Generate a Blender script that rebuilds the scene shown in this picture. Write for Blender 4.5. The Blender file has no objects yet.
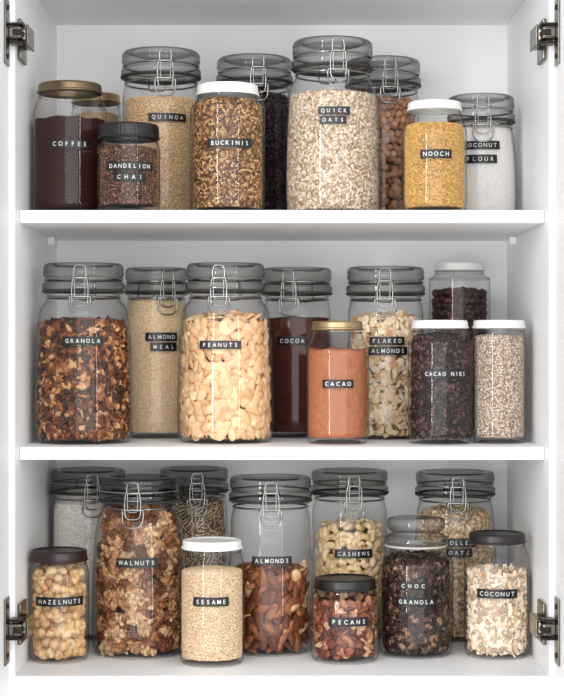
import bpy, bmesh, math, random
import numpy as np
from mathutils import Vector, Matrix, noise
random.seed(7)
rng = np.random.default_rng(7)
S = bpy.context.scene
COL = S.collection
PI = math.pi
D = 2.1
F = 1680.0
S.view_settings.view_transform = 'Standard'

def sc(Y): return F/(D+Y)
def PX(px, Y): return (px-282)/sc(Y)
def PZ(py, Y): return (348-py)/sc(Y)

# ------------------------------------------------------------------ materials
def lin(c):
    out = []
    for v in c[:3]:
        v = v/255.0
        out.append(v/12.92 if v <= .04045 else ((v+.055)/1.055)**2.4)
    return (*out, 1.0)

def new_mat(name):
    m = bpy.data.materials.new(name)
    m.use_nodes = True
    nt = m.node_tree
    b = nt.nodes['Principled BSDF']
    return m, nt, b

def plain(name, col, rough=.5, metal=0.0, bump=0.0, bscale=60, var=.03):
    m, nt, b = new_mat(name)
    N, L = nt.nodes, nt.links
    geo = N.new('ShaderNodeNewGeometry')
    no = N.new('ShaderNodeTexNoise'); no.inputs['Scale'].default_value = bscale
    L.new(geo.outputs['Position'], no.inputs['Vector'])
    mx = N.new('ShaderNodeMix'); mx.data_type = 'RGBA'
    c = lin(col)
    mx.inputs[6].default_value = tuple(max(0, x*(1-var)) for x in c[:3])+(1,)
    mx.inputs[7].default_value = tuple(min(1, x*(1+var)) for x in c[:3])+(1,)
    L.new(no.outputs['Fac'], mx.inputs[0])
    L.new(mx.outputs[2], b.inputs['Base Color'])
    b.inputs['Roughness'].default_value = rough
    b.inputs['Metallic'].default_value = metal
    if bump:
        bp = N.new('ShaderNodeBump'); bp.inputs['Strength'].default_value = bump
        bp.inputs['Distance'].default_value = .001
        L.new(no.outputs['Fac'], bp.inputs['Height'])
        L.new(bp.outputs['Normal'], b.inputs['Normal'])
    return m

def powder_mat(name, c1, c2, scale=260, lo=.3, hi=.7):
    m, nt, b = new_mat(name)
    N, L = nt.nodes, nt.links
    geo = N.new('ShaderNodeNewGeometry')
    n1 = N.new('ShaderNodeTexNoise'); n1.inputs['Scale'].default_value = scale
    n1.inputs['Detail'].default_value = 6
    n1.inputs['Roughness'].default_value = .75
    L.new(geo.outputs['Position'], n1.inputs['Vector'])
    r = N.new('ShaderNodeValToRGB')
    r.color_ramp.elements[0].position = lo; r.color_ramp.elements[0].color = lin(c1)
    r.color_ramp.elements[1].position = hi; r.color_ramp.elements[1].color = lin(c2)
    L.new(n1.outputs['Fac'], r.inputs['Fac'])
    L.new(r.outputs['Color'], b.inputs['Base Color'])
    b.inputs['Roughness'].default_value = .9
    b.inputs['Specular IOR Level'].default_value = .15
    bp = N.new('ShaderNodeBump'); bp.inputs['Strength'].default_value = .6
    bp.inputs['Distance'].default_value = .002
    L.new(n1.outputs['Fac'], bp.inputs['Height'])
    L.new(bp.outputs['Normal'], b.inputs['Normal'])
    return m

def piece_mat(name, cols, rough=.5, nscale=220, dark=.6, stripe=None, crease=False):
    m, nt, b = new_mat(name)
    N, L = nt.nodes, nt.links
    geo = N.new('ShaderNodeNewGeometry')
    oi = N.new('ShaderNodeObjectInfo')
    ad = N.new('ShaderNodeMath'); ad.operation = 'ADD'
    L.new(geo.outputs['Random Per Island'], ad.inputs[0])
    L.new(oi.outputs['Random'], ad.inputs[1])
    fr = N.new('ShaderNodeMath'); fr.operation = 'FRACT'
    L.new(ad.outputs[0], fr.inputs[0])
    r = N.new('ShaderNodeValToRGB')
    r.color_ramp.interpolation = 'CONSTANT' if len(cols) > 4 else 'LINEAR'
    n = len(cols)
    el = r.color_ramp.elements
    while len(el) < n: el.new(.5)
    for i, c in enumerate(cols):
        el[i].position = i/n if len(cols) > 4 else i/(n-1)
        el[i].color = lin(c)
    L.new(fr.outputs[0], r.inputs['Fac'])
    no = N.new('ShaderNodeTexNoise'); no.inputs['Scale'].default_value = nscale
    no.inputs['Detail'].default_value = 4
    L.new(geo.outputs['Position'], no.inputs['Vector'])
    mr = N.new('ShaderNodeMapRange')
    mr.inputs['From Min'].default_value = .35; mr.inputs['From Max'].default_value = .55
    mr.inputs['To Min'].default_value = dark; mr.inputs['To Max'].default_value = 1.05
    L.new(no.outputs['Fac'], mr.inputs['Value'])
    fac = mr.outputs['Result']
    if stripe or crease:
        at = N.new('ShaderNodeAttribute'); at.attribute_name = 'piece_coord'
        sp = N.new('ShaderNodeSeparateXYZ'); L.new(at.outputs['Vector'], sp.inputs[0])
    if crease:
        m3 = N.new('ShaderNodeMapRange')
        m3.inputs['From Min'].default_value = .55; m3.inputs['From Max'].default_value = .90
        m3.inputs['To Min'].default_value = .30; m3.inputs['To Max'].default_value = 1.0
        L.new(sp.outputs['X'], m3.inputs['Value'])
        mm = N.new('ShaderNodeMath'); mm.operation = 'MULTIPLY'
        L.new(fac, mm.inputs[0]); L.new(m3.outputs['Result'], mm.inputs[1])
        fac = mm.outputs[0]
    mx = N.new('ShaderNodeMix'); mx.data_type = 'RGBA'; mx.blend_type = 'MULTIPLY'
    mx.inputs[0].default_value = 1
    L.new(r.outputs['Color'], mx.inputs[6])
    cb = N.new('ShaderNodeCombineColor')
    for i in range(3): L.new(fac, cb.inputs[i])
    L.new(cb.outputs[0], mx.inputs[7])
    colout = mx.outputs[2]
    if stripe:
        mu = N.new('ShaderNodeMath'); mu.operation = 'MULTIPLY'; mu.inputs[1].default_value = 14
        L.new(sp.outputs['Y'], mu.inputs[0])
        sn = N.new('ShaderNodeMath'); sn.operation = 'COSINE'; L.new(mu.outputs[0], sn.inputs[0])
        gt = N.new('ShaderNodeMath'); gt.operation = 'LESS_THAN'; gt.inputs[1].default_value = -.15
        L.new(sn.outputs[0], gt.inputs[0])
        m2 = N.new('ShaderNodeMix'); m2.data_type = 'RGBA'
        L.new(gt.outputs[0], m2.inputs[0])
        L.new(colout, m2.inputs[6]); m2.inputs[7].default_value = lin(stripe)
        colout = m2.outputs[2]
    L.new(colout, b.inputs['Base Color'])
    b.inputs['Roughness'].default_value = rough
    b.inputs['Specular IOR Level'].default_value = .3
    return m

def glass_mat(name, tint=(.995, .995, .992), edge=.30, opac=0.0, body=(120, 122, 118), refl=.6, pw=4.6, base=.030):
    """thin-walled glass: clear face-on, darker and shinier where the wall turns away"""
    m = bpy.data.materials.new(name); m.use_nodes = True
    nt = m.node_tree; N, L = nt.nodes, nt.links
    N.clear()
    out = N.new('ShaderNodeOutputMaterial')
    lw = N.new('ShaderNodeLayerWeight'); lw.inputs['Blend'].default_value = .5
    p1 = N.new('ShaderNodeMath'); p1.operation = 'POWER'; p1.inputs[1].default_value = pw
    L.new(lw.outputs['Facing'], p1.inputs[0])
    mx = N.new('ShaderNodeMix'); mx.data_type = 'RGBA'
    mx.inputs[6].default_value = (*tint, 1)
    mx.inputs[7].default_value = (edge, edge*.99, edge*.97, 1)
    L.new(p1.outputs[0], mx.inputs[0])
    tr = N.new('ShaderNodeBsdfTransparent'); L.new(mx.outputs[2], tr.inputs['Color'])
    gl = N.new('ShaderNodeBsdfGlossy'); gl.inputs['Roughness'].default_value = .02
    p2 = N.new('ShaderNodeMath'); p2.operation = 'POWER'; p2.inputs[1].default_value = 4.0
    L.new(lw.outputs['Facing'], p2.inputs[0])
    ma = N.new('ShaderNodeMath'); ma.operation = 'MULTIPLY_ADD'
    ma.inputs[1].default_value = refl; ma.inputs[2].default_value = base
    L.new(p2.outputs[0], ma.inputs[0])
    bs = tr.outputs[0]
    if opac > 0:
        df = N.new('ShaderNodeBsdfDiffuse'); df.inputs['Color'].default_value = lin(body)
        ms0 = N.new('ShaderNodeMixShader'); ms0.inputs[0].default_value = opac
        L.new(tr.outputs[0], ms0.inputs[1]); L.new(df.outputs[0], ms0.inputs[2])
        bs = ms0.outputs[0]
    ms = N.new('ShaderNodeMixShader')
    L.new(ma.outputs[0], ms.inputs[0]); L.new(bs, ms.inputs[1]); L.new(gl.outputs[0], ms.inputs[2])
    L.new(ms.outputs[0], out.inputs['Surface'])
    return m

M = {}
M['white'] = plain('cabinet_white', (249, 250, 251), .45, bump=.02, bscale=300, var=.01)
M['wallpaint'] = plain('wall_paint', (225, 225, 224), .8, bump=.1, bscale=200)
M['floor'] = plain('floor_wood', (140, 130, 120), .5, bscale=8, var=.12)
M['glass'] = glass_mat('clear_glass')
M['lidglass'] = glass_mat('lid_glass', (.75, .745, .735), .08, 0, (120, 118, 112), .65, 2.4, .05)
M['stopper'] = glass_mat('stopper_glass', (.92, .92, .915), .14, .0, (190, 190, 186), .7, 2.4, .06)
M['gasket'] = plain('grey_rubber', (52, 50, 47), .6)
M['clearring'] = plain('pale_rubber', (196, 194, 186), .5)
M['steel'] = plain('steel_wire', (158, 157, 155), .2, 1.0)
M['nickel'] = plain('hinge_nickel', (112, 107, 100), .25, 1.0)
M['screwm'] = plain('screw_dark', (44, 41, 38), .35, .8)
M['tape'] = plain('black_tape', (8, 8, 9), .35)
M['letters'] = plain('white_letters', (225, 225, 222), .6)
M['lid_white'] = plain('lid_white', (238, 237, 235), .35)
M['lid_black'] = plain('lid_black', (17, 16, 16), .35)
M['lid_maroon'] = plain('lid_maroon', (42, 16, 21), .3)
M['lid_gold'] = plain('lid_gold', (176, 150, 112), .33, .85)
M['lid_bronze'] = plain('lid_bronze', (128, 110, 84), .33, .85)
M['lid_charcoal'] = plain('lid_charcoal', (44, 40, 38), .35, .2)

# ------------------------------------------------------------------ mesh helpers
def link(o, parent=None):
    COL.objects.link(o)
    if parent is not None: o.parent = parent
    return o

def mesh_obj(name, V, Fc, mat, parent=None, smooth=True):
    me = bpy.data.meshes.new(name)
    me.from_pydata([tuple(v) for v in V], [], Fc)
    if smooth:
        me.polygons.foreach_set('use_smooth', [True]*len(me.polygons))
    me.materials.append(mat)
    me.update()
    return link(bpy.data.objects.new(name, me), parent)

def add_coord(me, A):
    at = me.attributes.new('piece_coord', 'FLOAT_VECTOR', 'POINT')
    at.data.foreach_set('vector', np.asarray(A, dtype=np.float32).ravel())

def tri_obj(name, V, T, mats, midx=None, parent=None, loc=None):
    me = bpy.data.meshes.new(name)
    V = np.asarray(V, dtype=np.float32); T = np.asarray(T, dtype=np.int32)
    me.vertices.add(len(V)); me.vertices.foreach_set('co', V.ravel())
    me.loops.add(3*len(T)); me.loops.foreach_set('vertex_index', T.ravel())
    me.polygons.add(len(T)); me.polygons.foreach_set('loop_start', np.arange(0, 3*len(T), 3, dtype=np.int32))
    for m in mats: me.materials.append(m)
    if midx is not None: me.polygons.foreach_set('material_index', np.asarray(midx, dtype=np.int32))
    me.polygons.foreach_set('use_smooth', np.ones(len(T), dtype=bool))
    if loc is not None: add_coord(me, loc)
    me.update(calc_edges=True); me.validate()
    return link(bpy.data.objects.new(name, me), parent)

def catmull(pts, n=6, closed=False):
    P = [np.array(p, float) for p in pts]
    out = []
    m = len(P)
    rngi = range(m) if closed else range(m-1)
    for i in rngi:
        if closed:
            p0, p1, p2, p3 = P[(i-1) % m], P[i], P[(i+1) % m], P[(i+2) % m]
        else:
            p0 = P[max(i-1, 0)]; p1 = P[i]; p2 = P[i+1]; p3 = P[min(i+2, m-1)]
        for k in range(n):
            t = k/n
            out.append(.5*((2*p1)+(-p0+p2)*t+(2*p0-5*p1+4*p2-p3)*t*t+(-p0+3*p1-3*p2+p3)*t**3))
    if not closed: out.append(P[-1])
    return out

def lathe(prof, seg=56, ribs=None):
    """prof: (r,z) list -> verts, faces"""
    V, Fc, rings = [], [], []
    for r, z in prof:
        if r < 1e-6:
            rings.append([len(V)]); V.append((0, 0, z))
        else:
            ids = []
            for k in range(seg):
                a = 2*PI*k/seg
                rr = r
                if ribs and ribs[1] <= z <= ribs[2]: rr = r*(1+.008*math.cos(ribs[0]*a))
                ids.append(len(V)); V.append((rr*math.sin(a), -rr*math.cos(a), z))
            rings.append(ids)
    for A, B in zip(rings[:-1], rings[1:]):
        if len(A) == 1 and len(B) == 1: continue
        for k in range(seg):
            k2 = (k+1) % seg
            if len(A) == 1: Fc.append((A[0], B[k2], B[k]))
            elif len(B) == 1: Fc.append((A[k], A[k2], B[0]))
            else: Fc.append((A[k], A[k2], B[k2], B[k]))
    return V, Fc

def crisp(prof, d=.0003):
    """support points beside every corner so steps stay sharp under smooth shading"""
    out = [prof[0]]
    for i in range(1, len(prof)-1):
        p = np.array(prof[i])
        for q in (prof[i-1], prof[i+1]):
            v = np.array(q)-p; l = np.hypot(*v)
            out.append(tuple(p+v*min(.3, d/max(l, 1e-6))))
    out.append(prof[-1])
    return out

def tube(pts, rad, closed=False, seg=8):
    P = [Vector(p) for p in pts]
    n = len(P)
    V, Fc = [], []
    up = None
    for i in range(n):
        if closed: t = (P[(i+1) % n]-P[i-1]).normalized()
        else: t = (P[min(i+1, n-1)]-P[max(i-1, 0)]).normalized()
        if up is None:
            up = t.orthogonal().normalized()
        else:
            up = (up-t*up.dot(t)).normalized()
        b = t.cross(up)
        for k in range(seg):
            a = 2*PI*k/seg
            V.append(P[i]+up*(rad*math.cos(a))+b*(rad*math.sin(a)))
    m = n if closed else n-1
    for i in range(m):
        j = (i+1) % n
        for k in range(seg):
            k2 = (k+1) % seg
            Fc.append((i*seg+k, i*seg+k2, j*seg+k2, j*seg+k))
    if not closed:
        Fc.append(tuple(range(seg-1, -1, -1)))
        Fc.append(tuple((n-1)*seg+k for k in range(seg)))
    return V, Fc

def ring(r, z, rad, seg=56):
    return tube([(r*math.sin(2*PI*k/seg), -r*math.cos(2*PI*k/seg), z) for k in range(seg)], rad, True)

def join(parts):
    V, Fc = [], []
    for v, f in parts:
        o = len(V); V += list(v)
        Fc += [tuple(i+o for i in q) for q in f]
    return V, Fc

def box(name, x0, x1, y0, y1, z0, z1, mat, parent=None, bev=.001):
    bm = bmesh.new()
    bmesh.ops.create_cube(bm, size=1)
    for v in bm.verts:
        v.co = ((x0+x1)/2+v.co.x*(x1-x0), (y0+y1)/2+v.co.y*(y1-y0), (z0+z1)/2+v.co.z*(z1-z0))
    if bev:
        bmesh.ops.bevel(bm, geom=list(bm.edges), offset=bev, segments=2, affect='EDGES', profile=.5)
    me = bpy.data.meshes.new(name); bm.to_mesh(me); bm.free()
    me.materials.append(mat)
    return link(bpy.data.objects.new(name, me), parent)

def thing(name, label, cat, loc, group=None):
    o = bpy.data.objects.new(name, None)
    o.empty_display_size = .02
    o.location = loc
    o['label'] = label; o['category'] = cat
    if group: o['group'] = group
    return link(o)

# ------------------------------------------------------------------ room + cabinet
HW = .33375
DEPTH = .39
SH_Y = .035
Z_TOP, Z_MID, Z_BOT, Z_CEIL = (348-210)/sc(SH_Y), (348-447)/sc(SH_Y), -.41, .4787
w = box('wall_back', -2, 2, .410, .5, -1.5, 1.1, M['wallpaint'], bev=0); w['kind'] = 'structure'
f = box('floor', -2, 2, -3.2, .41, -1.55, -1.5, M['floor'], bev=0); f['kind'] = 'structure'

cab = thing('kitchen_cabinet', 'white open wall cabinet whose shelves hold all the jars', 'cabinet', (0, DEPTH/2, -.44))
def cbox(name, *a, **k):
    o = box(name, *a, **k)
    o.parent = cab
    o.matrix_parent_inverse = Matrix.Translation((0, -DEPTH/2, .44))
    return o
for s in (-1, 1):
    a, b = sorted((s*HW, s*(HW+.016)))
    cbox('side_panel', a, b, 0, .409, -.44, .497, M['white'])
cbox('top_panel', -HW, HW, 0, DEPTH, Z_CEIL, .497, M['white'])
cbox('bottom_panel', -HW, HW, 0, DEPTH, -.44, Z_BOT, M['white'])
cbox('back_panel', -HW, HW, DEPTH, .407, -.44, .497, M['white'], bev=0)
for z in (Z_TOP, Z_MID):
    cbox('shelf', -HW+.0006, HW-.0006, SH_Y, DEPTH-.0005, z-.0165, z, M['white'], bev=.0012)
    for s in (-1, 1):
        a, b = sorted((s*HW, s*(HW-.010)))
        cbox('shelf_support', a, b, .29, .302, z-.0165-.012, z-.0168, M['white'], bev=.0015)
for s in (-1, 1):
    a, b = sorted((s*.3405, s*.3585))
    d = cbox('door', a, b, -.335, -.004, -.44, .497, M['white'], bev=.0015)
    d['label'] = 'left door swung fully open' if s < 0 else 'right door swung fully open'
    for zc in (PZ(36, 0), PZ(627, 0)):
        # arm along the inside of the cabinet wall, knuckle over the edge, cup flange on the door
        a, b = sorted((s*(HW-.0045), s*(HW-.0155)))
        arm = cbox('hinge', a, b, -.012, .060, zc-.0085, zc+.0085, M['nickel'], bev=.003)
        arm['label'] = 'metal concealed hinge'
        def sub(name, x0, x1, y0, y1, z0, z1, m, bev=.0008):
            x0, x1 = sorted((x0, x1))
            o = box(name, x0, x1, y0, y1, z0, z1, m, bev=bev)
            o.parent = arm
            return o
        sub('mounting_plate', s*HW, s*(HW-.005), .018, .066, zc-.026, zc+.026, M['nickel'], .0015)
        sub('knuckle', s*(HW-.012), s*(HW+.006), -.026, -.008, zc-.008, zc+.008, M['nickel'], .003)
        sub('spring_cover', s*(HW-.0125), s*(HW-.0015), -.0275, -.0255, zc-.004, zc+.004, M['screwm'], .0008)
        sub('link_plate', s*(HW-.018), s*(HW-.0155), -.010, .040, zc-.013, zc+.013, M['nickel'], .0008)
        for dz in (-.0115, .0115):
            sub('pivot_arm', s*(HW-.0130), s*(HW+.004), -.022, -.002, zc+dz-.0015, zc+dz+.0015, M['screwm'], .0006)
        sub('cup_flange', s*.3405, s*.3378, -.045, -.014, zc-.041, zc+.041, M['nickel'], .0008)
        for dz in (-.030, .030):
            V, Fc = lathe([(0, .0016), (.0028, .0015), (.0036, .0005), (.0036, 0)], 16)
            V = [(s*(HW+.0041)-s*v[2], -.030+v[0], zc+dz+v[1]) for v in V]
            mesh_obj('screw', V, Fc, M['screwm'], arm)
        V, Fc = lathe([(0, .0016), (.0030, .0015), (.0038, .0005), (.0038, 0)], 16)
        V = [(v[0]+s*(HW-.0105), -.0125-v[2], zc+v[1]) for v in V]
        mesh_obj('screw', V, Fc, M['screwm'], arm)

# ------------------------------------------------------------------ text
GLYPH = {}
def glyph(ch):
    if ch in GLYPH: return GLYPH[ch]
    cu = bpy.data.curves.new('g', 'FONT'); cu.body = ch; cu.size = 1; cu.offset = .006
    cu.resolution_u = 3
    ob = bpy.data.objects.new('g', cu); COL.objects.link(ob)
    bpy.context.view_layer.update()
    dg = bpy.context.evaluated_depsgraph_get()
    me = bpy.data.meshes.new_from_object(ob.evaluated_get(dg))
    V = np.array([v.co[:] for v in me.vertices]); Fc = [tuple(p.vertices) for p in me.polygons]
    bpy.data.objects.remove(ob); bpy.data.curves.remove(cu); bpy.data.meshes.remove(me)
    GLYPH[ch] = (V, Fc)
    return GLYPH[ch]
gv = glyph('H')[0]; CAP = gv[:, 1].max()-gv[:, 1].min()

def label_strip(root, rout, a0, zc, w, h, text):
    n = 14
    V, Fc = [], []
    for off in (.0002, .0008):
        for j in (0, 1):
            z = zc+(j-.5)*h
            for i in range(n+1):
                r = rout(z)+off
                a = a0+(i/n-.5)*w/rout(zc)
                V.append((r*math.sin(a), -r*math.cos(a), z))
    q = n+1
    for i in range(n):
        Fc.append((2*q+i, 2*q+i+1, 3*q+i+1, 3*q+i))
        Fc.append((i, q+i, q+i+1, i+1))
        Fc.append((q+i, 3*q+i, 3*q+i+1, q+i+1))
        Fc.append((i, i+1, 2*q+i+1, 2*q+i))
    Fc.append((0, 2*q, 3*q, q)); Fc.append((n, q+n, 3*q+n, 2*q+n))
    st = mesh_obj('label_strip', V, Fc, M['tape'], root, smooth=False)
    st['label'] = 'black embossed tape reading '+text
    cap = h*.48; s = cap/CAP
    pitch = w*.87/len(text)
    parts = []
    for i, ch in enumerate(text):
        if ch == ' ': continue
        g, gf = glyph(ch)
        gx0, gx1 = g[:, 0].min(), g[:, 0].max()
        sx = min(s*.9, pitch*(.92 if ch in 'WM' else .72)/(gx1-gx0))
        uc = (i-(len(text)-1)/2)*pitch
        vv = []
        for p in g:
            u = uc+(p[0]-(gx0+gx1)/2)*sx
            v = (p[1]-CAP/2)*s
            r = rout(zc+v)+.0011
            a = a0+u/rout(zc)
            vv.append((r*math.sin(a), -r*math.cos(a), zc+v))
        parts.append((vv, gf))
    V, Fc = join(parts)
    mesh_obj('lettering', V, Fc, M['letters'], st, smooth=False)

# ------------------------------------------------------------------ piece templates
def ico(n):
    bm = bmesh.new(); bmesh.ops.create_icosphere(bm, subdivisions=n, radius=1)
    V = np.array([v.co[:] for v in bm.verts]); T = np.array([[v.index for v in fc.verts] for fc in bm.faces])
    bm.free(); return V, T
I1, I2, I3, I4 = ico(1), ico(2), ico(3), ico(4)
def nz(v, k, sd): return noise.noise(Vector((v[0]*k+sd*7.3, v[1]*k-sd*3.1, v[2]*k+sd*1.7)))
def templ(kind, nvar=3):
    out = []
    for sd in range(1, nvar+1):
        A = None
        if kind == 'grain':
            V, T = I1; V = V*np.array([1, .85, .78])
        elif kind == 'buck':
            V, T = I1
            V = V*np.array([1, .8, .75])*np.array([[1+.35*nz(v, 1.5, sd)] for v in V])
        elif kind == 'groat':
            V, T = I2
            V = V*np.array([1, .94, .9])*np.array([[1+.10*nz(v, 1.5, sd)] for v in V])
        elif kind == 'ball':
            V, T = I3; V = V.copy()
            V[:, 2] = np.where(V[:, 2] > 0, V[:, 2]*(1+.08*np.maximum(0, V[:, 2])**4), V[:, 2]*.97)
            V = V*np.array([[1+.02*nz(v, 1.6, sd)] for v in V])
            V = V[:, [2, 0, 1]]
        elif kind == 'bean':
            V, T = I2; V = V*np.array([1, .86, .82])*np.array([[1+.12*nz(v, 1.5, sd)] for v in V])
        elif kind == 'peanut':
            # split half: domed face outwards, or the nearly flat cut face outwards
            V, T = I3; V = V.copy()
            z = V[:, 2].copy()
            V[:, 2] = np.where(z > 0, z*.32, z*.12)
            V[:, 1] *= .63*(1-.08*V[:, 0])
            V = V*np.array([[1+.04*nz(v, 1.4, sd)] for v in V])
            if sd % 3 == 0: V = V*np.array([1, -1, -1])
            if sd == 5: V = V*np.array([1, 1, 1.6])
        elif kind == 'almond':
            V, T = I3; V = V.copy(); x = V[:, 0].copy()
            k = (1-.26*x-.16*np.maximum(x, 0)**2)
            V[:, 1] *= .58*k; V[:, 2] *= .33*k
            V[:, 0] += .22*np.maximum(x, 0)**4
            V = V*np.array([[1+.03*nz(v, 1.4, sd)] for v in V])
        elif kind == 'cashew':
            V, T = I3; V = V.copy(); x = V[:, 0].copy()
            y = V[:, 1]*.38*(1-.20*x); z = V[:, 2]*.40*(1-.18*x)
            th = x*1.35; rr = .62-y
            V = np.stack([rr*np.sin(th)*1.12, .62-rr*np.cos(th)-.25, z], 1)
        elif kind == 'walnut':
            V, T = I4
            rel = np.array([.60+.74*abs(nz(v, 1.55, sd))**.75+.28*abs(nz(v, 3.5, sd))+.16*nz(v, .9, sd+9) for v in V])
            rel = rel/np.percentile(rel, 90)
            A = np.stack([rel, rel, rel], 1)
            V = V*rel[:, None]*np.array([1.08, .95, .66])
        elif kind == 'pecan':
            V, T = I3
            ang = np.arctan2(V[:, 1], V[:, 2])
            g = 1-.18*(np.cos(ang*5)**2)
            V = V*np.array([1, .58, .42]); V[:, 1] *= g; V[:, 2] *= g
            V[:, 2] -= .22*np.exp(-(V[:, 1]/.1)**2)*(V[:, 2] > 0)
            V = V*np.array([[1+.20*nz(v, 2.2, sd)] for v in V])
            if sd % 2 == 0: V[:, 0] = np.where(V[:, 0] > .25, .25+(V[:, 0]-.25)*.3, V[:, 0])
        elif kind == 'flake':
            V, T = I1
            V = V*np.array([1, .82, .17])*np.array([[1+.3*nz(v, 1.3, sd)] for v in V])
            V[:, 2] += .18*V[:, 0]**2*(1 if sd % 2 else -1)
        elif kind == 'slice':
            V, T = I2; V = V.copy()
            k = 1-.25*V[:, 0]
            V[:, 1] *= .62*k; V[:, 2] *= .06
            V[:, 2] += .10*V[:, 0]**2
        elif kind == 'cluster':
            V, T = I3
            V = np.array([v*(.70+.55*nz(v, 1.6, sd)+.5*abs(nz(v, 3.2, sd))) for v in V])*np.array([1.2, .9, .75])
            if sd == 1: V = V*np.array([1.1, .75, .3])
        elif kind == 'chip':
            V, T = I1
            V = np.array([v*(.9+.6*nz(v, 1.7, sd)) for v in V])*np.array([1.1, .75, .5])
        elif kind == 'seed':
            V, T = I3; V = V*np.array([1, .48, .22]); V[:, 1] *= 1-.35*V[:, 0]
        elif kind == 'shaving':
            V, T = [], []
            nx, ny = 9, 3
            for j in range(ny):
                for i in range(nx):
                    x = i/(nx-1)*2-1; y = (j/(ny-1)*2-1)*(.22+.07*(sd % 3))*(1-.3*abs(x)**2)
                    V.append((x*.95, y+.16*math.sin(2*x+sd), .26*x*x*(1 if sd % 2 else -.6)+.07*math.sin(3*y+2*sd*x)))
            for j in range(ny-1):
                for i in range(nx-1):
                    a = j*nx+i
                    T += [(a, a+1, a+nx+1), (a, a+nx+1, a+nx)]
            V = np.array(V); T = np.array(T)
        V = np.asarray(V, float)
        out.append((V, np.asarray(T, int), V if A is None else A))
    return out

def rx(a):
    c, s, o, e = np.cos(a), np.sin(a), np.zeros_like(a), np.ones_like(a)
    return np.stack([np.stack([e, o, o], 1), np.stack([o, c, -s], 1), np.stack([o, s, c], 1)], 1)
def ry(a):
    c, s, o, e = np.cos(a), np.sin(a), np.zeros_like(a), np.ones_like(a)
    return np.stack([np.stack([c, o, s], 1), np.stack([o, e, o], 1), np.stack([-s, o, c], 1)], 1)
def rz(a):
    c, s, o, e = np.cos(a), np.sin(a), np.zeros_like(a), np.ones_like(a)
    return np.stack([np.stack([c, -s, o], 1), np.stack([s, c, o], 1), np.stack([o, o, e], 1)], 1)

def place(Tm, rin, z0, z1, size, pitch, tilt, inset, amax=2.0, var=.15, jit=.3, top=True, topflag=True):
    zs, an = [], []
    step = pitch*.87
    nr = max(1, int((z1-z0-size*.9)/step)+1)
    for i in range(nr):
        z = z0+size*.55+i*step
        n = max(3, int(2*amax*rin(z)/pitch))
        j = np.arange(n)
        a = -amax+(j+.5*(i % 2)+.25)/n*2*amax
        an.append(a); zs.append(np.full(n, z))
    a = np.concatenate(an); z = np.concatenate(zs)
    n = len(a)
    a = a+rng.uniform(-jit, jit, n)*pitch/.05*.7
    z = np.clip(z+rng.uniform(-jit, jit, n)*pitch, z0+size*.4, z1)
    nor = np.stack([np.sin(a), -np.cos(a), np.zeros(n)], 1)
    tan = np.stack([np.cos(a), np.sin(a), np.zeros(n)], 1)
    up = np.tile([0., 0, 1], (n, 1))
    B = np.stack([tan, up, nor], 2)
    R = B@rx(rng.normal(0, tilt, n))@ry(rng.normal(0, tilt, n))@rz(rng.uniform(0, 2*PI, n))
    scl = size*(1+rng.uniform(-var, var, n))
    tid = rng.integers(0, len(Tm), n)
    r0 = np.array([rin(q) for q in z])
    ext = np.zeros(n)
    for k, (V, _, _) in enumerate(Tm):
        m = tid == k
        if m.any():
            W = np.einsum('nij,mj->nmi', R[m], V)*scl[m][:, None, None]
            dn = np.einsum('nmi,ni->nm', W, nor[m])
            dt = np.einsum('nmi,ni->nm', W, tan[m])
            ext[m] = (dn+dt**2/(2*r0[m][:, None])).max(1)
    r = r0-ext-.0006-inset-rng.uniform(0, .35, n)*size*min(1, tilt+.3)
    pos = np.stack([r*np.sin(a), -r*np.cos(a), z], 1)
    flag = np.abs(a) < 1.3
    if top:
        Rt = rin(z1)-size*.9-.001
        P = []
        k = 0
        y = -Rt
        while y <= Rt:
            x = -Rt+(k % 2)*pitch/2
            while x <= Rt:
                if x*x+y*y <= Rt*Rt: P.append((x, y))
                x += pitch
            y += step; k += 1
        P = np.array(P); n2 = len(P)
        P = P+rng.uniform(-.25, .25, (n2, 2))*pitch
        R2 = rx(rng.normal(0, max(tilt, .35), n2))@ry(rng.normal(0, max(tilt, .35), n2))@rz(rng.uniform(0, 2*PI, n2))
        rr = np.hypot(P[:, 0], P[:, 1])/max(Rt, 1e-4)
        zt = z1-size*.35+.10*Rt*(1-rr**2)+rng.uniform(-.3, .3, n2)*size
        pos = np.concatenate([pos, np.column_stack([P, zt])])
        R = np.concatenate([R, R2]); tid = np.concatenate([tid, rng.integers(0, len(Tm), n2)])
        scl = np.concatenate([scl, size*(1+rng.uniform(-var, var, n2))])
        flag = np.concatenate([flag, np.full(n2, topflag)])
    return tid, pos, R, scl, flag

def pieces(Tm, tid, pos, R, scl):
    VV, TT, LL, off = [], [], [], 0
    for k, (V, T, A) in enumerate(Tm):
        m = np.where(tid == k)[0]
        if not len(m): continue
        W = np.einsum('nij,mj->nmi', R[m], V)*scl[m][:, None, None]+pos[m][:, None, :]
        VV.append(W.reshape(-1, 3))
        LL.append(np.tile(A, (len(m), 1)))
        TT.append((T[None]+(np.arange(len(m))*len(V))[:, None, None]+off).reshape(-1, 3))
        off += len(m)*len(V)
    return np.concatenate(VV), np.concatenate(TT), np.concatenate(LL)

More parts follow.
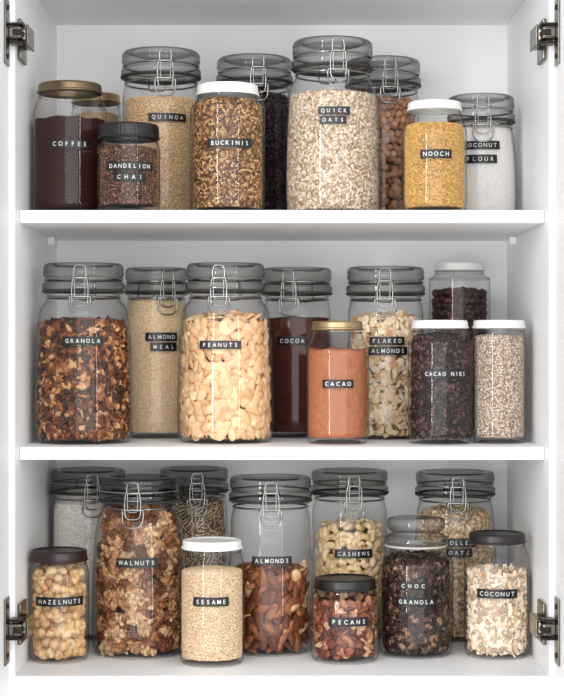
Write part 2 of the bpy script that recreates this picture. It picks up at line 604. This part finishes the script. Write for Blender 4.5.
def core_mesh(rin, z0, z1, inset, bump=0.0, seg=48):
    prof = [(0, z0)]
    for z in np.linspace(z0, z1, 16): prof.append((max(.004, rin(z)-inset), z))
    rt = prof[-1][0]
    for t in (.85, .6, .3): prof.append((rt*t, z1+.04*rt*(1-t)))
    prof.append((0, z1+.05*rt))
    V, Fc = lathe(prof, seg)
    if bump:
        V = [(v[0], v[1], v[2]+(bump*noise.noise(Vector((v[0]*60, v[1]*60, z1*50))) if v[2] >= z1-1e-6 else 0)) for v in V]
    T = []
    for q in Fc:
        T.append(q[:3])
        if len(q) == 4: T.append((q[0], q[2], q[3]))
    return np.array([tuple(v) for v in V]), np.array(T)

# full jars that stand in front of others: pieces wholly behind them are kept in the bulk object
FRONT = [(33, 107, 116, .13), (97, 160, 146, .07), (190, 265, 99, .12), (285, 380, 92, .17), (402, 467, 124, .11),
         (306, 369, 350, .12), (408, 472, 322, .12), (472, 526, 322, .13), (29, 89, 575, .112), (179, 245, 578, .092),
         (93, 186, 516, .165), (310, 380, 577, .114), (379, 453, 564, .155), (464, 530, 577, .145), (228, 313, 574, .18)]
def hidden(p, size):
    s = sc(p[1]); px, py, q = 282+p[0]*s, 348-p[2]*s, size*s*.6
    if p[2] > Z_TOP and py-q > 210: return True
    return any(Yf < p[1]-.06 and l+q < px < r-q and py > t+q for l, r, t, Yf in FRONT)

def fill(jx, Y, zs, rin, R, fd):
    z0 = .0085
    z1 = PZ(fd['top'], Y-R*.9)-zs
    if fd['t'] == 'powder':
        m = powder_mat(fd['n'], fd['cols'][0], fd['cols'][1], fd.get('scale', 260), fd.get('lo', .3), fd.get('hi', .7))
        V, T = core_mesh(rin, z0, z1, .0004, .004)
        o = tri_obj(fd['n'], V, T, [m])
    else:
        Tm = templ(fd['t'], fd.get('nv', 3))
        size, pitch = fd['size'], fd['pitch']
        attr = bool(fd.get('stripe') or fd.get('crease'))
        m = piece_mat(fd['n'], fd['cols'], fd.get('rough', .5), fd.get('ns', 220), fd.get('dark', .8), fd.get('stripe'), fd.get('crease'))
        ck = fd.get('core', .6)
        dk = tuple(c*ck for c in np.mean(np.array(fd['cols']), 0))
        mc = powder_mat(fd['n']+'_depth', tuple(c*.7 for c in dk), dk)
        tl = fd.get('tilt', .6)
        tid, pos, Rm, scl, fl = place(Tm, rin, z0, z1, size, pitch, tl, 0, fd.get('amax', 2.0), fd.get('var', .15), fd.get('jit', .28), True, fd['top'] > 348)
        ind = fd.get('ind')
        th = fd.get('thick', .6)
        if ind:
            meshes = []
            for k, (V, T, A) in enumerate(Tm):
                me = bpy.data.meshes.new(ind[0])
                me.from_pydata(V.tolist(), [], T.tolist())
                me.polygons.foreach_set('use_smooth', [True]*len(T))
                if attr: add_coord(me, A)
                me.materials.append(m); me.update(); meshes.append(me)
            fl = np.array([bool(fl[i]) and not hidden((jx+pos[i][0], Y+pos[i][1], zs+pos[i][2]), size) for i in range(len(fl))])
            for i in np.where(fl)[0]:
                o = bpy.data.objects.new(ind[0], meshes[tid[i]])
                Mx = Matrix(Rm[i].tolist()).to_4x4()
                o.matrix_basis = Matrix.Translation((jx+pos[i][0], Y+pos[i][1], zs+pos[i][2]))@Mx@Matrix.Scale(scl[i], 4)
                o['label'] = ind[1]; o['category'] = ind[2]; o['group'] = ind[3]
                COL.objects.link(o)
            keep = ~fl
            t2 = place(Tm, rin, z0, z1-size*.7, size, pitch, tl, size*th*1.1, 2.0, .15, .28, top=False)
            arr = [np.concatenate([q[keep], w]) for q, w in zip((tid, pos, Rm, scl), t2[:4])]
            V1, T1, L1 = pieces(Tm, *arr)
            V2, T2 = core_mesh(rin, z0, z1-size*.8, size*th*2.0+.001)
        else:
            arr = (tid, pos, Rm, scl)
            if fd.get('two'):
                t2 = place(Tm, rin, z0, z1-size*.4, size, pitch, tl, size*th, 2.0, .2, .28, top=False)
                arr = [np.concatenate([q, w]) for q, w in zip(arr, t2[:4])]
            V1, T1, L1 = pieces(Tm, *arr)
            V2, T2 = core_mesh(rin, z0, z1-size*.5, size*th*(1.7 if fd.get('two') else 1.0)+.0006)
        V = np.concatenate([V1, V2]); T = np.concatenate([T1, T2+len(V1)])
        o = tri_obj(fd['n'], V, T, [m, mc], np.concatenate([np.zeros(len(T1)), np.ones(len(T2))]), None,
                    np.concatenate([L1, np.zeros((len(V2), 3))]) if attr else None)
    o.location = (jx, Y, zs)
    o['label'] = fd['lab']; o['category'] = fd['cat']; o['kind'] = 'stuff'

# ------------------------------------------------------------------ jars
SHELF = {'t': Z_TOP, 'm': Z_MID, 'b': Z_BOT}
def jar(kind, label, l, r, top, Y, sh, lidw, lids, lidm, labels, fd, clasp=None, shoulder=.80):
    zs = SHELF[sh]
    s = sc(Y)
    R = (r-l)/2/s
    if r-l > 90: R *= 1.022
    x = PX((l+r)/2, Y)
    ye = Y-.8*R if top < 348 else Y+.7*R
    H = PZ(top, ye)-zs
    Lr = lidw/2/s
    name = {'clip': 'clip_top_jar', 'screw': 'screw_top_jar', 'stopper': 'glass_stopper_jar'}[kind]
    root = thing(name, label, 'jar', (x, Y, zs+.0002))
    if kind == 'clip':
        hl = lids/s
        Hb = H-hl
        pts = [(0, .004), (.6*R, .0035), (.80*R, .001), (.87*R, 0), (.935*R, .003), (.98*R, .012), (R, .028), (R, .28*Hb),
               (.985*R, .50*Hb), (.955*R, .68*Hb), (max(.92*R, Lr*.98), .80*Hb), (max(.87*R, Lr*.97), .885*Hb), (Lr*.92, .945*Hb), (Lr*.90, Hb-.005), (Lr*.97, Hb-.003), (Lr*.97, Hb)]
    elif kind == 'screw':
        hl = lids/s
        Hb = H-.002
        q = H-hl
        pts = [(0, .004), (.6*R, .0035), (.80*R, .001), (.88*R, 0), (.945*R, .003), (.985*R, .010), (R, .02), (R, .45*q), (R, shoulder*q-.004), (.985*R, shoulder*q+.004),
               (Lr*.5+R*.485, shoulder*q+.5*(1-shoulder)*q), (Lr*.97, q-.004), (Lr*.95, q), (Lr*.95, Hb)]
    else:
        hl = lids/s
        Hb = H-hl
        pts = [(0, .004), (.6*R, .0035), (.80*R, .001), (.88*R, 0), (.945*R, .003), (.985*R, .010), (R, .02), (R, .5*Hb), (R, .80*Hb), (.97*R, .87*Hb), (Lr*.97, .93*Hb), (Lr*.91, .96*Hb), (Lr*1.04, .98*Hb), (Lr*1.04, Hb)]
    prof = catmull(pts, 5)
    prof = [(max(0, p[0]), p[1]) for p in prof]
    prof[0] = (0, prof[0][1])
    V, Fc = lathe(prof, 64)
    body = mesh_obj('body', V, Fc, M['glass'], root)
    k = max(range(len(prof)), key=lambda i: -prof[i][1] if prof[i][0] > .7*R else -9)
    pr = np.array(prof[k:]); zz = np.maximum.accumulate(pr[:, 1])+np.arange(len(pr))*1e-7
    rout = lambda z: float(np.interp(z, zz, pr[:, 0]))
    rin = lambda z: rout(z)-.0026
    if kind == 'clip':
        lp = [(0, .0), (.88, .0), (.99, .0008), (1.025, .003), (1.025, .0085), (.985, .0105), (.955, .0120), (.955, .0165), (.995, .0180), (1.005, .020), (1.005, .0235), (.985, .0240), (.985, .0250), (1.0, .0256), (1.0, .0285), (.985, .0315), (.93, .034), (.76, .034), (.72, .030), (0, .0295)]
        k2 = hl/.034
        lpz = crisp([(a*Lr, Hb+.0012+b*k2) for a, b in lp])
        V, Fc = lathe(lpz, 64)
        mesh_obj('lid', V, Fc, M['lidglass'], root)
        V, Fc = lathe([(Lr*.90, Hb-.0010), (Lr*1.01, Hb-.0012), (Lr*1.035, Hb), (Lr*1.035, Hb+.0016), (Lr*1.0, Hb+.0024), (Lr*.9, Hb+.0022), (Lr*.9, Hb-.0010)], 56)
        mesh_obj('gasket', V, Fc, M['gasket'], root)
        zn, zh = Hb-.008, Hb+.0154*k2
        V, Fc = ring(rout(zn)+.0008, zn, .0014)
        mesh_obj('neck_wire', V, Fc, M['steel'], root)
        V, Fc = ring(Lr*.957+.0008, zh, .0014)
        mesh_obj('lid_wire', V, Fc, M['steel'], root)
        a0 = math.asin(max(-.9, min(.9, PX(clasp, Y-Lr)-x))/Lr) if clasp else 0
        def cp(u, z, off, ac=a0):
            rr = Lr*1.02 if z > Hb-.018 else max(rout(z), Lr*1.0)
            rr += off
            a = ac+u/rr
            return (rr*math.sin(a), -rr*math.cos(a), z)
        def sym(h): return h+[(-u, z) for u, z in reversed(h)]
        lt = sym([(-.009, zh), (-.0105, Hb+.004), (-.0105, Hb-.008), (-.0095, Hb-.0165), (-.005, Hb-.020)])
        ar = sym([(-.0075, zh), (-.008, Hb+.022*k2), (-.0065, Hb+.029*k2), (-.0025, Hb+.031*k2)])
        lt2 = sym([(-.0065, zh), (-.0068, Hb+.004), (-.0065, Hb-.006), (-.0045, Hb-.0105)])
        V, Fc = join([tube(catmull([cp(u, z, .0030) for u, z in lt], 5), .0010),
                      tube(catmull([cp(u, z, .0026) for u, z in ar], 5), .0010),
                      tube(catmull([cp(u, z, .0034) for u, z in lt2], 5), .0007),
                      tube([cp(u, zh, .0016) for u in np.linspace(-.012, .012, 7)], .0020),
                      tube([cp(u, Hb+.004, .0034) for u in np.linspace(-.0105, .0105, 7)], .0011)])
        mesh_obj('clasp', V, Fc, M['steel'], root)
        lv = sym([(-.0135, zn), (-.014, Hb-.015), (-.013, Hb-.024), (-.009, Hb-.0295), (-.004, Hb-.031)])
        V, Fc = join([tube(catmull([cp(u, z, .0026) for u, z in lv], 5), .0011),
                      tube([cp(u, zn, .0016) for u in np.linspace(-.016, .016, 9)], .0018)])
        mesh_obj('lever', V, Fc, M['steel'], root)
        hb = sym([(-.010, zh), (-.011, Hb+.002), (-.010, zn)])
        V, Fc = tube(catmull([cp(u, z, .0030, a0+PI) for u, z in hb], 5), .0013)
        mesh_obj('hinge_wire', V, Fc, M['steel'], root)
    elif kind == 'screw':
        z0 = H-hl
        rib = lidm == 'lid_black' and sh == 't'
        lp = [(Lr*.955, z0+.0010), (Lr*.99, z0), (Lr*1.022, z0+.0006), (Lr*1.03, z0+.0018), (Lr*1.02, z0+.0030), (Lr*.992, z0+.0034), (Lr*.99, z0+.0040), (Lr*.985, H-.0032), (Lr*.972, H-.0012), (Lr*.94, H-.0002), (Lr*.90, H), (Lr*.87, H-.0010), (Lr*.84, H-.0018), (Lr*.4, H-.0012), (0, H-.001)]
        V, Fc = lathe(lp, 192 if rib else 64, (48, z0+.0038, H-.003) if rib else None)
        lo = mesh_obj('lid', V, Fc, M[lidm], root)
        V, Fc = ring(rout(z0-.0035)-.0002, z0-.0035, .0011)
        mesh_obj('neck_ring', V, Fc, M['glass'], root)
    else:
        lp = [(0, 0), (.9, 0), (.96, .0005), (1.09, .002), (1.11, .006), (1.09, .011), (1.0, .014), (.84, .0165), (.82, .020), (.93, .023), (.98, .026), (.98, .034), (.95, .0375), (.88, .0395), (.6, .0405), (.3, .0405), (0, .0405)]
        k2 = hl/.0405
        V, Fc = lathe(crisp([(a*Lr, Hb+.001+b*k2) for a, b in lp]), 56)
        mesh_obj('lid', V, Fc, M['stopper'], root)
        V, Fc = ring(Lr*1.03, Hb+.0008, .0016)
        mesh_obj('gasket', V, Fc, M['clearring'], root)
    for (txt, cx, cy, wpx, hpx) in labels:
        zc = PZ(cy, Y-R*.95)-zs
        rr = rout(zc)
        dx = PX(cx, Y-rr*.95)-x
        a = math.asin(max(-.95, min(.95, dx/rr)))
        sf = sc(Y-R)
        label_strip(root, rout, a, zc, wpx/sf/max(.8, math.cos(a)), hpx/sf, txt)
    if fd: fill(x, Y, zs, rin, R, fd)
    return root

def P(n, lab, cat, c1, c2, top, scale=260, **k):
    return dict(t='powder', n=n, lab=lab, cat=cat, cols=[c1, c2], top=top, scale=scale, **k)
def G(n, lab, cat, t, size, pitch, cols, top, **k):
    return dict(t=t, n=n, lab=lab, cat=cat, size=size, pitch=pitch, cols=cols, top=top, **k)

# ---- top shelf
jar('screw', 'screw-top jar of dark coffee labelled COFFEE with a bronze lid', 33, 107, 80, .13, 't', 64, 10, 'lid_bronze',
    [('COFFEE', 70, 144, 42, 9)],
    P('ground_coffee', 'dark ground coffee filling the jar labelled COFFEE', 'coffee', (26, 11, 10), (68, 33, 27), 116, 420), shoulder=.84)
jar('screw', 'small gold-lidded jar half hidden behind the coffee jar', 70, 122, 92, .32, 't', 48, 9, 'lid_gold', [],
    P('tan_powder', 'tan powder in the half-hidden jar behind the coffee jar', 'powder', (160, 128, 94), (200, 168, 130), 112))
jar('screw', 'short black-lidded jar labelled DANDELION CHAI, in front of coffee and quinoa', 97, 160, 122, .07, 't', 61, 15, 'lid_black',
    [('DANDELION', 130, 166, 50, 8.5), ('CHAI', 130, 177, 33, 8.5)],
    G('dandelion_chai', 'coarse brown loose tea in the jar labelled DANDELION CHAI', 'loose tea', 'buck', .0015, .0023,
      [(58, 34, 25), (112, 72, 51), (168, 122, 92), (70, 42, 30), (134, 90, 66), (90, 56, 40)], 146, dark=.7, core=.35), shoulder=.86)
jar('clip', 'clip-top jar of pale tan grain labelled QUINOA', 121, 201, 48, .23, 't', 78, 25, None,
    [('QUINOA', 168, 117, 38, 8)],
    G('quinoa', 'pale tan quinoa filling the jar labelled QUINOA', 'grain', 'grain', .0014, .0021,
      [(232, 198, 154), (216, 176, 128), (244, 216, 178), (198, 152, 106)], 96, dark=.88, core=.75), clasp=165)
jar('screw', 'white-lidded jar of speckled brown buckwheat labelled BUCKINIS', 190, 265, 81, .12, 't', 62, 11, 'lid_white',
    [('BUCKINIS', 230, 143, 46, 9)],
    G('buckwheat_groats', 'toasted brown buckwheat filling the jar labelled BUCKINIS', 'grain', 'groat', .0020, .0033,
      [(142, 101, 62), (98, 66, 40), (170, 130, 88), (120, 84, 50), (194, 156, 114), (76, 49, 30)], 97, two=True, thick=.8, dark=.85, core=.28), shoulder=.87)
jar('clip', 'clip-top jar of blackish grain behind the buckwheat jar', 217, 292, 55, .30, 't', 75, 24, None, [],
    G('black_grain', 'blackish grain in the clip-top jar behind the buckwheat', 'grain', 'grain', .0025, .0042,
      [(44, 33, 36), (22, 16, 19), (84, 66, 68), (34, 24, 28), (62, 46, 50)], 92, two=True, thick=.8, core=.3), clasp=258)
jar('clip', 'biggest clip-top jar on the top shelf, oats labelled QUICK OATS', 285, 380, 36, .17, 't', 80, 27, None,
    [('QUICK', 334, 110.5, 32, 8), ('OATS', 333, 120, 27, 8)],
    G('quick_oats', 'small beige oat flakes filling the jar labelled QUICK OATS', 'oats', 'flake', .0030, .0033,
      [(226, 206, 181), (202, 176, 148), (238, 223, 203), (180, 151, 121), (229, 210, 186)], 90, tilt=.6, two=True, dark=.85, core=.62), clasp=338)
jar('clip', 'clip-top jar of round brown beans behind the oats and the NOOCH jar', 346, 420, 57, .32, 't', 74, 25, None, [],
    G('brown_bean_fill', 'round brown beans packed deeper in the jar behind the oats', 'beans', 'bean', .0060, .0112,
      [(182, 128, 94), (150, 98, 70), (202, 152, 116), (166, 112, 82)], 98, thick=.9,
      ind=('dried_bean', 'round brown dried bean in the jar behind QUICK OATS', 'bean', 'dried beans in the jar behind the oats')), clasp=390)
jar('screw', 'white-lidded jar of yellow flakes labelled NOOCH', 402, 467, 99, .11, 't', 54, 9, 'lid_white',
    [('NOOCH', 436, 154, 32, 9)],
    G('yellow_flakes', 'soft yellow flakes filling the jar labelled NOOCH', 'flakes', 'chip', .0018, .0025,
      [(216, 170, 92), (197, 149, 72), (232, 193, 125), (206, 158, 80)], 122, two=True, tilt=1, dark=.85, core=.62), shoulder=.78)
jar('clip', 'clip-top jar of white flour labelled COCONUT FLOUR at the right wall', 445, 517, 94, .24, 't', 66, 25, None,
    [('COCONUT', 480, 145, 40, 8.5), ('FLOUR', 480, 159, 34, 8.5)],
    P('coconut_flour', 'white flour filling the jar labelled COCONUT FLOUR', 'flour', (226, 221, 216), (248, 246, 243), 122), clasp=483)

# ---- middle shelf
jar('clip', 'big clip-top jar of brown clusters labelled GRANOLA, left end of middle shelf', 35, 132, 263, .14, 'm', 80, 27, None,
    [('GRANOLA', 83, 341, 42, 8.5)],
    G('granola', 'dark and tan granola filling the jar labelled GRANOLA', 'granola', 'cluster', .0064, .0066,
      [(104, 54, 29), (160, 98, 56), (54, 27, 17), (216, 166, 116), (118, 64, 35), (68, 35, 21), (138, 79, 44), (88, 45, 26), (188, 130, 82)], 324, two=True, tilt=1.0, dark=.5, ns=320, nv=6, var=.45, rough=.35, core=.25), clasp=80)
jar('clip', 'clip-top jar of cream powder labelled ALMOND MEAL between granola and peanuts', 122, 191, 268, .27, 'm', 62, 24, None,
    [('ALMOND', 162, 337, 32, 8.5), ('MEAL', 164, 347, 26, 8.5)],
    G('almond_meal', 'cream grainy almond meal filling the jar labelled ALMOND MEAL', 'nut meal', 'grain', .0012, .0017,
      [(242, 214, 174), (232, 200, 156), (249, 228, 194), (218, 180, 134)], 300, dark=.94, core=.92), clasp=167)
jar('clip', 'big clip-top jar of pale nuts labelled PEANUTS', 178, 273, 263, .15, 'm', 78, 27, None,
    [('PEANUTS', 220, 345, 43, 8.5)],
    G('peanut_fill', 'more pale peanuts packed deeper in the jar labelled PEANUTS', 'peanuts', 'peanut', .0099, .0116,
      [(230, 190, 145), (217, 171, 124), (238, 204, 163), (202, 152, 106)], 316, thick=.36, tilt=.33, ns=110, dark=.85, nv=5, core=.3,
      ind=('peanut', 'pale blanched peanut in the jar labelled PEANUTS', 'peanut', 'peanuts in the PEANUTS jar')), clasp=219)
jar('clip', 'clip-top jar of dark brown powder labelled COCOA behind the cacao jar', 260, 334, 268, .29, 'm', 69, 25, None,
    [('COCOA', 292, 341, 30, 8.5)],
    P('cocoa_powder', 'dark brown powder filling the jar labelled COCOA', 'cocoa', (62, 28, 22), (90, 46, 36), 318), clasp=289)
jar('screw', 'gold-lidded jar of orange brown powder labelled CACAO', 306, 369, 321, .12, 'm', 51, 9, 'lid_gold',
    [('CACAO', 338, 384, 32, 8.5)],
    P('cacao_powder', 'orange brown powder filling the jar labelled CACAO', 'cacao', (148, 86, 56), (182, 118, 83), 350, 150), shoulder=.80)
jar('clip', 'clip-top jar of pale slices labelled FLAKED ALMONDS', 346, 425, 267, .25, 'm', 77, 26, None,
    [('FLAKED', 387, 341, 36, 8.5), ('ALMONDS', 388, 351, 40, 8.5)],
    G('flaked_almonds', 'thin cream almond slices filling the jar labelled FLAKED ALMONDS', 'flaked almonds', 'slice', .0100, .0080,
      [(244, 222, 188), (230, 198, 156), (250, 236, 212), (204, 154, 106)], 316, two=True, tilt=.5, thick=.35, dark=.88, core=.6), clasp=385)
jar('screw', 'white-lidded jar of dark chips labelled CACAO NIBS', 408, 472, 320, .12, 'm', 56, 8.5, 'lid_white',
    [('CACAO NIBS', 446, 374, 50, 8.5)],
    G('cacao_nibs', 'dark purplish chips filling the jar labelled CACAO NIBS', 'cacao nibs', 'chip', .0034, .0040,
      [(42, 26, 27), (28, 17, 19), (70, 47, 45), (52, 32, 33), (106, 78, 70)], 336, two=True, tilt=1.0, core=.35), shoulder=.86)
jar('screw', 'tall white-lidded jar of dark dried berries behind the front jars', 429, 490, 262, .32, 'm', 50, 8, 'lid_white', [],
    G('dried_berry_fill', 'dark dried berries packed deeper in the tall rear jar', 'dried berries', 'bean', .0060, .0105,
      [(46, 22, 24), (70, 30, 32), (34, 17, 20), (84, 42, 41)], 291, thick=.9,
      ind=('dried_berry', 'dark dried berry in the tall white-lidded rear jar', 'dried berry', 'dried berries in the rear jar')), shoulder=.93)
jar('screw', 'white-lidded jar of beige speckled seeds at the right wall, without a label', 472, 526, 320, .13, 'm', 52, 8.5, 'lid_white', [],
    G('pale_seeds', 'beige speckled seeds filling the unlabelled jar by the right wall', 'seeds', 'grain', .0014, .0020,
      [(222, 202, 184), (176, 150, 130), (235, 220, 204), (132, 108, 92), (224, 205, 188), (190, 165, 146), (160, 134, 116)], 336, dark=.9, core=.7), shoulder=.86)

# ---- bottom shelf
jar('clip', 'clip-top jar of pale speckled meal behind the hazelnuts', 50, 126, 468, .30, 'b', 74, 22, None, [],
    G('speckled_meal', 'pale speckled meal in the clip-top jar behind the hazelnuts', 'meal', 'grain', .0012, .0016,
      [(252, 249, 244), (247, 242, 234), (253, 251, 247), (236, 228, 217), (250, 245, 238), (220, 210, 196), (252, 249, 244)], 496, dark=.98, core=.97), clasp=92)
jar('screw', 'maroon-lidded jar of round nuts labelled HAZELNUTS', 29, 89, 547, .112, 'b', 57, 11, 'lid_maroon',
    [('HAZELNUTS', 60, 602, 52, 9)],
    G('hazelnut_fill', 'more round hazelnuts packed deeper in the jar labelled HAZELNUTS', 'hazelnuts', 'ball', .0072, .0138,
      [(228, 188, 136), (212, 166, 114), (236, 204, 156), (176, 120, 74)], 572, thick=.9, tilt=2, ns=140, dark=.5, rough=.6,
      ind=('hazelnut', 'round blanched hazelnut in the jar labelled HAZELNUTS', 'hazelnut', 'hazelnuts in the HAZELNUTS jar')), shoulder=.86)
jar('clip', 'big clip-top jar full of brown walnut halves labelled WALNUTS', 93, 186, 475, .165, 'b', 79, 23, None,
    [('WALNUTS', 137, 563, 43, 9)],
    G('walnut_fill', 'more walnut pieces packed deeper in the jar labelled WALNUTS', 'walnuts', 'walnut', .0118, .0158,
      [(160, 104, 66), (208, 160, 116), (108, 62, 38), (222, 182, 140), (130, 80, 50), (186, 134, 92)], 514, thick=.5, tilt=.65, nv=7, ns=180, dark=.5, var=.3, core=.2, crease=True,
      ind=('walnut', 'wrinkled brown walnut piece in the jar labelled WALNUTS', 'walnut', 'walnuts in the WALNUTS jar')), clasp=133)
jar('clip', 'clip-top jar of striped brown seeds behind the walnuts', 158, 230, 467, .32, 'b', 68, 22, None, [],
    G('striped_seeds', 'brown seeds with pale stripes in the jar behind the walnuts', 'seeds', 'seed', .0098, .0072,
      [(84, 62, 48), (102, 77, 60), (68, 50, 39), (116, 90, 71)], 502, two=True, tilt=.4, thick=.3, stripe=(196, 172, 142), dark=.85, core=.4), clasp=197)
jar('screw', 'white-lidded jar of fine pale seeds labelled SESAME', 179, 245, 537, .092, 'b', 60, 9, 'lid_white',
    [('SESAME', 211, 602, 37, 9)],
    G('sesame_seeds', 'fine pale seeds filling the jar labelled SESAME', 'seeds', 'grain', .0014, .0021,
      [(232, 204, 168), (216, 182, 142), (242, 220, 190), (200, 162, 120)], 574, dark=.88, core=.75), shoulder=.84)
jar('clip', 'clip-top jar half full of brown nuts labelled ALMONDS', 228, 313, 475, .18, 'b', 81, 23, None,
    [('ALMONDS', 272, 561, 41, 8.5)],
    G('almond_fill', 'more brown almonds packed deeper in the jar labelled ALMONDS', 'almonds', 'almond', .0114, .0130,
      [(138, 80, 49), (108, 59, 37), (158, 98, 63), (94, 51, 32), (126, 72, 44), (148, 89, 56), (102, 56, 35), (218, 176, 132), (116, 65, 40)], 571, thick=.5, tilt=.42, ns=420, dark=.65, core=.2,
      ind=('almond', 'brown almond in the jar labelled ALMONDS', 'almond', 'almonds in the ALMONDS jar')), clasp=271)
jar('clip', 'clip-top jar of pale curved nuts labelled CASHEWS behind the pecan jar', 311, 388, 469, .29, 'b', 76, 22, None,
    [('CASHEWS', 354, 554, 39, 8.5)],
    G('cashew_fill', 'more pale cashews packed deeper in the jar labelled CASHEWS', 'cashews', 'cashew', .0118, .0136,
      [(240, 213, 170), (230, 196, 147), (246, 223, 188)], 527, thick=.55, tilt=.5, ns=120, dark=.85, core=.4,
      ind=('cashew', 'pale curved cashew in the jar labelled CASHEWS', 'cashew', 'cashews in the CASHEWS jar')), clasp=354)
jar('screw', 'short dark-lidded jar of brown nuts labelled PECANS', 310, 380, 574, .114, 'b', 62, 11, 'lid_black',
    [('PECANS', 349, 622, 42, 9)],
    G('pecan_fill', 'more brown pecans packed deeper in the jar labelled PECANS', 'pecans', 'pecan', .0102, .0104,
      [(114, 57, 39), (148, 85, 60), (86, 43, 30), (210, 166, 130), (130, 69, 47), (100, 51, 34), (176, 118, 84)], 597, thick=.5, tilt=.6, ns=300, dark=.5, nv=6, var=.28, core=.25,
      ind=('pecan', 'ridged brown pecan half in the jar labelled PECANS', 'pecan', 'pecans in the PECANS jar')), shoulder=.84)
jar('stopper', 'glass-lidded jar of dark clusters labelled CHOC GRANOLA', 379, 453, 515, .155, 'b', 59, 28, None,
    [('CHOC', 413, 586, 30, 8), ('GRANOLA', 416, 602, 42, 8.5)],
    G('chocolate_granola', 'dark chocolate granola filling the jar labelled CHOC GRANOLA', 'granola', 'cluster', .0048, .0052,
      [(46, 29, 23), (66, 43, 34), (32, 20, 16), (98, 68, 52), (54, 34, 27), (40, 25, 20), (150, 114, 88), (50, 31, 25)], 562, two=True, tilt=1.0, dark=.5, ns=300, nv=5, var=.4, rough=.35, core=.35))
jar('clip', 'clip-top jar of beige flakes labelled ROLLED OATS at the back', 413, 497, 470, .29, 'b', 78, 22, None,
    [('ROLLED', 459, 543, 34, 8.5), ('OATS', 459, 553, 26, 8.5)],
    G('rolled_oats', 'large beige oat flakes filling the jar labelled ROLLED OATS', 'oats', 'flake', .0056, .0058,
      [(236, 209, 174), (214, 181, 142), (246, 227, 198), (196, 157, 116)], 514, two=True, tilt=.7, dark=.8, core=.7), clasp=458)
jar('screw', 'dark-lidded jar of white shavings labelled COCONUT, right end of bottom shelf', 464, 530, 530, .145, 'b', 57, 10, 'lid_charcoal',
    [('COCONUT', 497, 594, 42, 9)],
    G('coconut_flakes', 'cream coconut shavings in the jar labelled COCONUT', 'coconut flakes', 'shaving', .0092, .0046,
      [(247, 231, 208), (242, 221, 193), (234, 202, 166), (250, 240, 224), (243, 223, 197), (247, 232, 211), (224, 184, 144), (244, 225, 200)], 574, two=True, tilt=.5, thick=.22, dark=.95, core=.9), shoulder=.84)

# ------------------------------------------------------------------ light + camera
wd = bpy.data.worlds.new('World'); S.world = wd; wd.use_nodes = True
bg = wd.node_tree.nodes['Background']
bg.inputs['Color'].default_value = (.97, .985, 1, 1); bg.inputs['Strength'].default_value = 1.08
def area(name, loc, tgt, sx, sy, e, col=(1, 1, 1)):
    l = bpy.data.lights.new(name, 'AREA'); l.shape = 'RECTANGLE'; l.size = sx; l.size_y = sy; l.energy = e; l.color = col
    o = bpy.data.objects.new(name, l); COL.objects.link(o)
    o.location = loc
    o.rotation_euler = (Vector(tgt)-Vector(loc)).to_track_quat('-Z', 'Y').to_euler()
area('window_light', (-1.35, -2.2, .3), (0, .2, .0), .16, 2.2, 26)
area('right_strip_light', (1.6, -2.3, .2), (0, .2, 0), .14, 2.0, 10)  # added strip lamp on the right, for narrow upright highlights on the glass
area('front_light', (0, -2.7, 1.35), (0, .3, 0), 2.4, .8, 15)
area('fill_light', (0, -4.4, .1), (0, .3, 0), 5.0, 3.0, 108)

cam = bpy.data.cameras.new('camera'); co = bpy.data.objects.new('camera', cam); COL.objects.link(co)
co.location = (0, -D, 0); co.rotation_euler = (PI/2, 0, 0)
cam.sensor_fit = 'AUTO'; cam.sensor_width = 36; cam.lens = F*36/696
cam.clip_start = .01
S.camera = co
